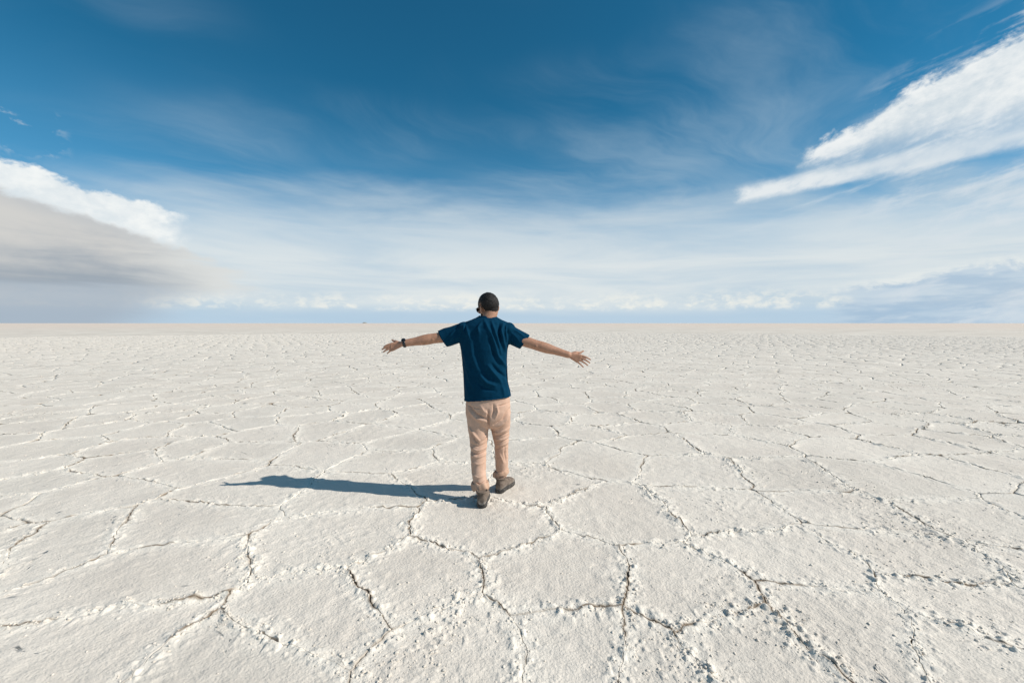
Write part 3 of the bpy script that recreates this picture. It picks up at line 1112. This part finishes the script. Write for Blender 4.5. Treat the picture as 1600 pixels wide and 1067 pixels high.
# shoulder caps
T.ball(at(724.5, 513, 3.895), (XA * 0.060, YA * 0.085, ZA * 0.055))
T.ball(at(794.5, 514, 3.895), (XA * 0.060, YA * 0.085, ZA * 0.055))
me = T.fuse(0.005, 7)
V = verts(me); Nn = normals(me)
sl = [([(728, 510), (731, 518), (735, 531)], 0.010, 0.011),
      ([(724, 508), (724, 516), (728, 524)], 0.008, 0.010),
      ([(752, 504), (747, 512), (749, 522)], 0.008, 0.010),
      ([(757, 502), (764, 514), (771, 532), (777, 548)], 0.012, 0.014),
      ([(768, 503), (772, 514), (777, 530), (783, 552)], 0.012, 0.012),
      ([(786, 506), (783, 516), (786, 534), (790, 548)], 0.012, 0.011),
      ([(780, 505), (779, 518), (782, 534)], -0.010, 0.010),
      ([(791, 508), (790, 520), (792, 533)], 0.008, 0.008),
      ([(764, 510), (767, 530), (772, 552), (780, 570)], -0.009, 0.014),
      ([(772, 540), (778, 556), (788, 570), (794, 578)], 0.010, 0.013),
      ([(763, 571), (772, 583), (783, 597)], 0.013, 0.013),
      ([(768, 568), (779, 581), (792, 592)], -0.008, 0.012),
      ([(751, 587), (761, 597), (774, 602)], 0.011, 0.012),
      ([(745, 596), (758, 606), (774, 610)], -0.007, 0.012),
      ([(741, 520), (744, 545), (752, 572), (760, 588)], -0.008, 0.020),
      ([(722, 545), (729, 566), (737, 584)], 0.007, 0.012),
      ([(727, 570), (733, 590), (740, 606)], 0.006, 0.012),
      ([(735, 535), (738, 555), (746, 577)], 0.006, 0.014),
      ([(727, 600), (731, 612), (732, 622)], 0.005, 0.010),
      ([(784, 600), (787, 612), (788, 620)], 0.006, 0.012),
      ([(796, 560), (793, 580), (796, 604), (798, 618)], -0.010, 0.010),
      ([(714, 514), (706, 520), (700, 527)], 0.006, 0.009),
      ([(719, 527), (709, 528), (701, 531)], 0.003, 0.009),
      ([(716, 534), (707, 536), (701, 537)], 0.005, 0.008),
      ([(799, 520), (807, 527), (812, 536)], 0.003, 0.009),
      ([(796, 530), (804, 536), (810, 541)], 0.006, 0.008),
      ([(803, 515), (812, 521), (820, 527)], 0.005, 0.009)]
dsp = 1.7 * folds(V, Nn, sl, 3.79)
dsp += 0.004 * fbm(V[:, 0] * 14 + V[:, 1] * 9, V[:, 2] * 7, 301, 3)
tz = ss(0.80, 1.15, V[:, 2])
hem = V[:, 2] - (at(762, 622.5, 3.88).z + 0.055 * (V[:, 0] + 0.205))
dsp -= 0.0035 * np.exp(-((hem - 0.020) / 0.004) ** 2) * (V[:, 2] < 1.0)
front = ss(-0.1, 0.3, Nn[:, 1])
dsp += front * 0.008 * fbm(V[:, 0] * 16 + V[:, 2] * 5, V[:, 2] * 6, 311, 2)
set_verts(me, V + Nn * dsp[:, None])
endL = (np.array(SEL), np.array(pL.normalized().cross(Vector((0, 1, 0)) - dL * dL.y).normalized()))
endR = (np.array(SER), np.array(pR.normalized().cross(Vector((0, 1, 0)) - dR * dR.y).normalized()))


def shirt_cut(fc, fn):
    kill = (fn[:, 2] < -0.65) & (fc[:, 2] < 0.93)
    for (p0, nn), ax in ((endL, dL), (endR, dR)):
        if nn @ np.array(ax) < 0:
            nn = -nn
        kill |= (fn @ nn > 0.78) & (((fc - p0) @ nn) > -0.012) & (np.linalg.norm(fc - p0, axis=1) < 0.10)
    kill |= (fn[:, 2] > 0.80) & (np.hypot(fc[:, 0] - at(760.5, 497, 3.905).x, (fc[:, 1] - 3.905) * 1.1) < 0.066) & (fc[:, 2] > 1.54)
    return kill


shirt = finish("t_shirt", me, M_SHIRT, person, shirt_cut, 0.0035)
# neckband
nb_c = at(761.0, 495.6, 3.914)
ring = [nb_c + Vector((0.0655 * math.cos(t), 0.0635 * math.sin(t), -0.007 * math.cos(t) - 0.022 * max(math.sin(t), 0.0) + 0.002 * min(math.sin(t), 0))) for t in np.linspace(0, 2 * math.pi, 41)]
Nb = Solid(); Nb.tube(ring, [0.0075] * 41, 10, caps=False)
me = bpy.data.meshes.new("neckband"); me.from_pydata(np.vstack(Nb.V).tolist(), [], Nb.F)
o = finish("neckband", me, M_SHIRT, None); o.parent = shirt

# ---- trousers
Q = Solid()
Q.loft([sec(731, 793, 612, 3.88, 0.110), sec(728.5, 796.5, 622, 3.88, 0.118), sec(727.5, 797.5, 632, 3.88, 0.126), sec(727.5, 797.8, 643, 3.885, 0.132),
        sec(729, 797.5, 653, 3.89, 0.128), sec(732, 795.5, 661, 3.895, 0.112), sec(742, 788, 667, 3.90, 0.085)], 56, 2.2)


def leg(rows):
    Q.loft([sec(xl, xr, py, Y, dp) for xl, xr, py, Y, dp in rows], 36)


leg([(729, 763, 640, 3.885, 0.110), (729.5, 763.2, 655, 3.885, 0.108), (731, 763.6, 668, 3.88, 0.102), (733.2, 762.4, 682, 3.875, 0.092),
     (734.8, 760.4, 696, 3.868, 0.084), (735.4, 759.4, 710, 3.848, 0.080), (736.2, 759.2, 726, 3.823, 0.074), (737.6, 759.6, 742, 3.797, 0.068),
     (739.5, 761.0, 754, 3.780, 0.064), (742.5, 761.5, 763, 3.768, 0.060), (744, 761.5, 771, 3.764, 0.056)])
leg([(765, 797.5, 640, 3.89, 0.112), (766, 797.6, 653, 3.90, 0.110), (765.6, 796.8, 666, 3.93, 0.104), (768.8, 795.6, 679, 3.97, 0.094),
     (772.2, 794.8, 692, 4.01, 0.086), (773, 794.4, 705, 4.03, 0.080), (773.8, 794.2, 718, 4.04, 0.074), (774.2, 793.8, 730, 4.05, 0.068),
     (775, 792.5, 740, 4.055, 0.064), (775.8, 790.5, 749.5, 4.055, 0.058)])
me = Q.fuse(0.005, 6)
V = verts(me); Nn = normals(me)
tl_ = [([(774, 634), (785, 632), (796, 630)], -0.006, 0.004),
       ([(731, 634), (742, 636), (752, 637)], -0.005, 0.004),
       ([(763, 640), (763.5, 652), (763.5, 668)], -0.014, 0.009),
       ([(733, 633), (744, 645), (757, 651), (762, 655)], -0.010, 0.009),
       ([(732, 640), (744, 652), (760, 657)], 0.008, 0.010),
       ([(752, 634), (757, 641), (764, 645)], 0.006, 0.010),
       ([(771, 631), (772, 641), (768, 650)], -0.007, 0.007),
       ([(776, 632), (778, 642), (774, 652)], 0.006, 0.009),
       ([(796, 640), (786, 654), (772, 663)], -0.009, 0.010),
       ([(797, 647), (788, 660), (775, 669)], 0.007, 0.010),
       ([(733, 668), (741, 677), (749, 688)], 0.010, 0.008),
       ([(749, 688), (755, 685), (760, 680)], 0.007, 0.007),
       ([(735, 676), (742, 686), (748, 693)], -0.007, 0.007),
       ([(735, 699), (746, 703), (759, 700)], 0.008, 0.008),
       ([(735, 705.5), (746, 709), (759, 706)], -0.008, 0.007),
       ([(736, 711), (746, 713), (759, 710)], 0.007, 0.008),
       ([(736, 693), (748, 697), (759, 693)], -0.006, 0.008),
       ([(737, 720), (747, 723), (758, 721)], 0.004, 0.008),
       ([(770, 679), (780, 677), (795, 672)], 0.009, 0.008),
       ([(771, 685), (782, 684), (795, 680)], -0.009, 0.007),
       ([(772, 690), (784, 690), (795, 687)], 0.009, 0.007),
       ([(772, 696), (783, 696), (794, 692)], -0.008, 0.007),
       ([(773, 702), (783, 701), (794, 698)], 0.007, 0.007),
       ([(773, 709), (783, 707), (794, 704)], -0.005, 0.007),
       ([(789, 704), (788, 718), (790, 732)], -0.005, 0.007),
       ([(779, 715), (783, 724), (786, 733)], 0.005, 0.007),
       ([(738, 738), (748, 742), (759, 739)], 0.005, 0.007),
       ([(742, 749), (750, 752), (758, 748)], -0.006, 0.006)]
dsp = 1.75 * folds(V, Nn, tl_, 3.80)
dsp += 0.0035 * fbm(V[:, 0] * 13, V[:, 2] * 17 + V[:, 1] * 6, 401, 3)
front = ss(-0.1, 0.3, Nn[:, 1])
dsp += front * 0.006 * fbm(V[:, 0] * 10, V[:, 2] * 22, 411, 2)
set_verts(me, V + Nn * dsp[:, None])
zl, zr = at(752, 771, 3.764).z, at(783, 749.5, 4.055).z


def trouser_cut(fc, fn):
    k = (fn[:, 2] < -0.7) & (fc[:, 2] < np.where(fc[:, 0] < -0.155, zl, zr) + 0.02)
    k |= (fn[:, 2] > 0.7) & (fc[:, 2] > at(760, 614, 3.88).z - 0.01)
    return k


trousers = finish("trousers", me, M_TROUSER, person, trouser_cut, 0.003)


def cuff(c0, rx, ry, h, seed, tilt):
    """Turned-up hem: a wide crumpled band standing off the leg."""
    n, k = 72, 17
    rows = []
    prof = [(-0.50, 0.80), (-0.52, 0.97), (-0.42, 1.10), (-0.20, 1.16), (0.05, 1.16), (0.28, 1.12), (0.45, 1.04), (0.50, 0.93), (0.42, 0.86), (0.1, 0.82), (-0.3, 0.78)]
    for hz, sc_ in prof:
        t = np.linspace(0, 2 * np.pi, n + 1)[:-1]
        wob = 1 + 0.10 * vnoise(np.cos(t) * 1.6 + 5, np.sin(t) * 1.6 + hz, seed) + 0.05 * vnoise(np.cos(t) * 4 + 5, np.sin(t) * 4 + hz * 2, seed + 3)
        zz_ = hz * h * (1 + 0.25 * vnoise(np.cos(t) * 1.8, np.sin(t) * 1.8, seed + 7)) + 0.010 * vnoise(np.cos(t) * 2, np.sin(t) * 2, seed + 9) + tilt * np.cos(t)
        rows.append(np.stack([c0[0] + rx * sc_ * wob * np.cos(t), c0[1] + ry * sc_ * wob * np.sin(t), c0[2] + zz_], -1))
    V_ = np.vstack(rows); F_ = []
    kk = len(rows)
    for j in range(kk):
        for i in range(n):
            i2 = (i + 1) % n; j2 = (j + 1) % kk
            F_.append((j * n + i, j * n + i2, j2 * n + i2, j2 * n + i))
    me = bpy.data.meshes.new("cuff"); me.from_pydata(V_.tolist(), [], F_)
    bm = bmesh.new(); bm.from_mesh(me); bmesh.ops.recalc_face_normals(bm, faces=bm.faces[:]); bm.to_mesh(me); bm.free()
    o = finish("cuff", me, M_CUFF, None)
    o.parent = trousers
    ms = o.modifiers.new("round", 'SUBSURF'); ms.levels = 1; ms.render_levels = 1


cuff(at(750.0, 757.5, 3.775), 0.066, 0.068, 0.070, 7, 0.004)
cuff(at(783.0, 738.0, 4.055), 0.064, 0.066, 0.056, 19, 0.018)


# ---- boots
def boot(heel, toe_dir, label=None):
    f = Vector(toe_dir).normalized(); f.z = 0; f.normalize()
    l = Vector((-f.y, f.x, 0))
    h0 = Vector(heel)

    def pt(a, s_, z):
        return h0 + f * a + l * s_ + Vector((0, 0, z))
    Bt = Solid()
    rows = []
    for a, w, top in ((0.000, 0.024, 0.075), (0.012, 0.035, 0.098), (0.035, 0.0405, 0.110), (0.07, 0.041, 0.112), (0.11, 0.042, 0.100), (0.15, 0.048, 0.088), (0.19, 0.052, 0.078),
                      (0.225, 0.052, 0.070), (0.255, 0.047, 0.062), (0.274, 0.036, 0.052), (0.283, 0.018, 0.042)):
        z0 = 0.016
        t = np.linspace(0, 2 * np.pi, 33)[:-1]
        ct, st = np.cos(t), np.sin(t)
        ct = np.sign(ct) * np.abs(ct) ** 0.8; st = np.sign(st) * np.abs(st) ** 0.8
        zc_ = (z0 + top) / 2; hz = (top - z0) / 2
        rows.append(np.array([list(pt(a, w * ct[i] * (1 - 0.12 * max(st[i], 0)), zc_ + hz * st[i])) for i in range(32)]))
    Bt.rings(rows)
    Bt.loft([(pt(0.060, 0, 0.03), f * 0.052, l * 0.036), (pt(0.058, 0, 0.08), f * 0.053, l * 0.038), (pt(0.055, 0, 0.100), f * 0.052, l * 0.041), (pt(0.054, 0, 0.116), f * 0.051, l * 0.0425)], 32)
    me = Bt.fuse(0.0045, 4)
    V = verts(me); Nn = normals(me)
    set_verts(me, V + Nn * (0.0022 * fbm(V[:, 0] * 40 + V[:, 1] * 30, V[:, 2] * 45, 501, 3))[:, None])
    root = bpy.data.objects.new("boot", me)
    me.materials.clear(); me.materials.append(M_BOOT)
    me.polygons.foreach_set('use_smooth', np.ones(len(me.polygons), dtype=bool))
    col.objects.link(root); root.parent = person; root.matrix_parent_inverse = Matrix.Translation(-person.location)

    def sub(name, S_, mat):
        mm = bpy.data.meshes.new(name); mm.from_pydata(np.vstack(S_.V).tolist(), [], S_.F)
        o_ = finish(name, mm, mat, None); o_.parent = root
        return o_
    So = Solid()
    out = [(-0.004, 0.0), (0.0, 0.020), (0.012, 0.036), (0.04, 0.0425), (0.09, 0.040), (0.13, 0.043), (0.18, 0.054), (0.22, 0.0555), (0.255, 0.050), (0.279, 0.034), (0.290, 0.0)]
    loop = [(a, w) for a, w in out] + [(a, -w) for a, w in reversed(out[1:-1])]
    So.rings([np.array([list(pt(a, w * k, z)) for a, w in loop]) for z, k in ((-0.004, 0.96), (0.004, 1.0), (0.018, 1.01), (0.024, 0.97))])
    sub("sole", So, M_SOLE)
    Co = Solid()
    Co.tube([pt(0.054 + 0.0505 * math.cos(t), 0.042 * math.sin(t), 0.115) for t in np.linspace(0, 2 * math.pi, 33)], [0.0065] * 33, 10, caps=False)
    sub("collar", Co, M_BOOT)
    La = Solid()
    for j in range(5):
        a = 0.105 + j * 0.018
        z = 0.104 - j * 0.0085
        La.tube([pt(a, -0.026, z - 0.006), pt(a + 0.004, 0, z + 0.006), pt(a + 0.006, 0.026, z - 0.006)], [0.0022] * 3, 8)
    sub("lace", La, M_BLACK)
    return root


hl = gnd(752.5, 794.5); hr = gnd(778.5, 771.0)
boot((hl[0], hl[1], 0.010), (0.02, 1.0, 0))
boot((hr[0], hr[1], 0.010), (0.41, 0.91, 0))

# ---- wristwatch
Wt = Solid()
wdir = (ELL - WRL).normalized()
wc = WRL + wdir * 0.004
s1 = Vector((0, 0, 1)) - wdir * wdir.z; s1.normalize()
s2 = wdir.cross(s1)
rows = []
for hgt, rr_ in ((-0.011, 0.0315), (-0.011, 0.0355), (-0.004, 0.0368), (0.004, 0.0368), (0.011, 0.0358), (0.011, 0.0315)):
    rows.append(np.array([list(wc + wdir * hgt + s1 * (rr_ * math.cos(t)) + s2 * (rr_ * math.sin(t))) for t in np.linspace(0, 2 * math.pi, 41)[:-1]]))
Wt.rings(rows)
me = bpy.data.meshes.new("wristwatch"); me.from_pydata(np.vstack(Wt.V).tolist(), [], Wt.F)
watch = finish("wristwatch", me, M_BLACK, person)
Wd = Solid()
dn_ = (s1 * 0.75 + Vector((0, -0.66, 0)) - wdir * (wdir.y * -0.66)).normalized()
tn = wdir.cross(dn_)
Wd.loft([(wc + dn_ * 0.031, wdir * 0.018, tn * 0.018), (wc + dn_ * 0.041, wdir * 0.019, tn * 0.019), (wc + dn_ * 0.044, wdir * 0.0165, tn * 0.0165)], 32)
me = bpy.data.meshes.new("case"); me.from_pydata(np.vstack(Wd.V).tolist(), [], Wd.F)
o = finish("watch_case", me, M_LENS, None); o.parent = watch
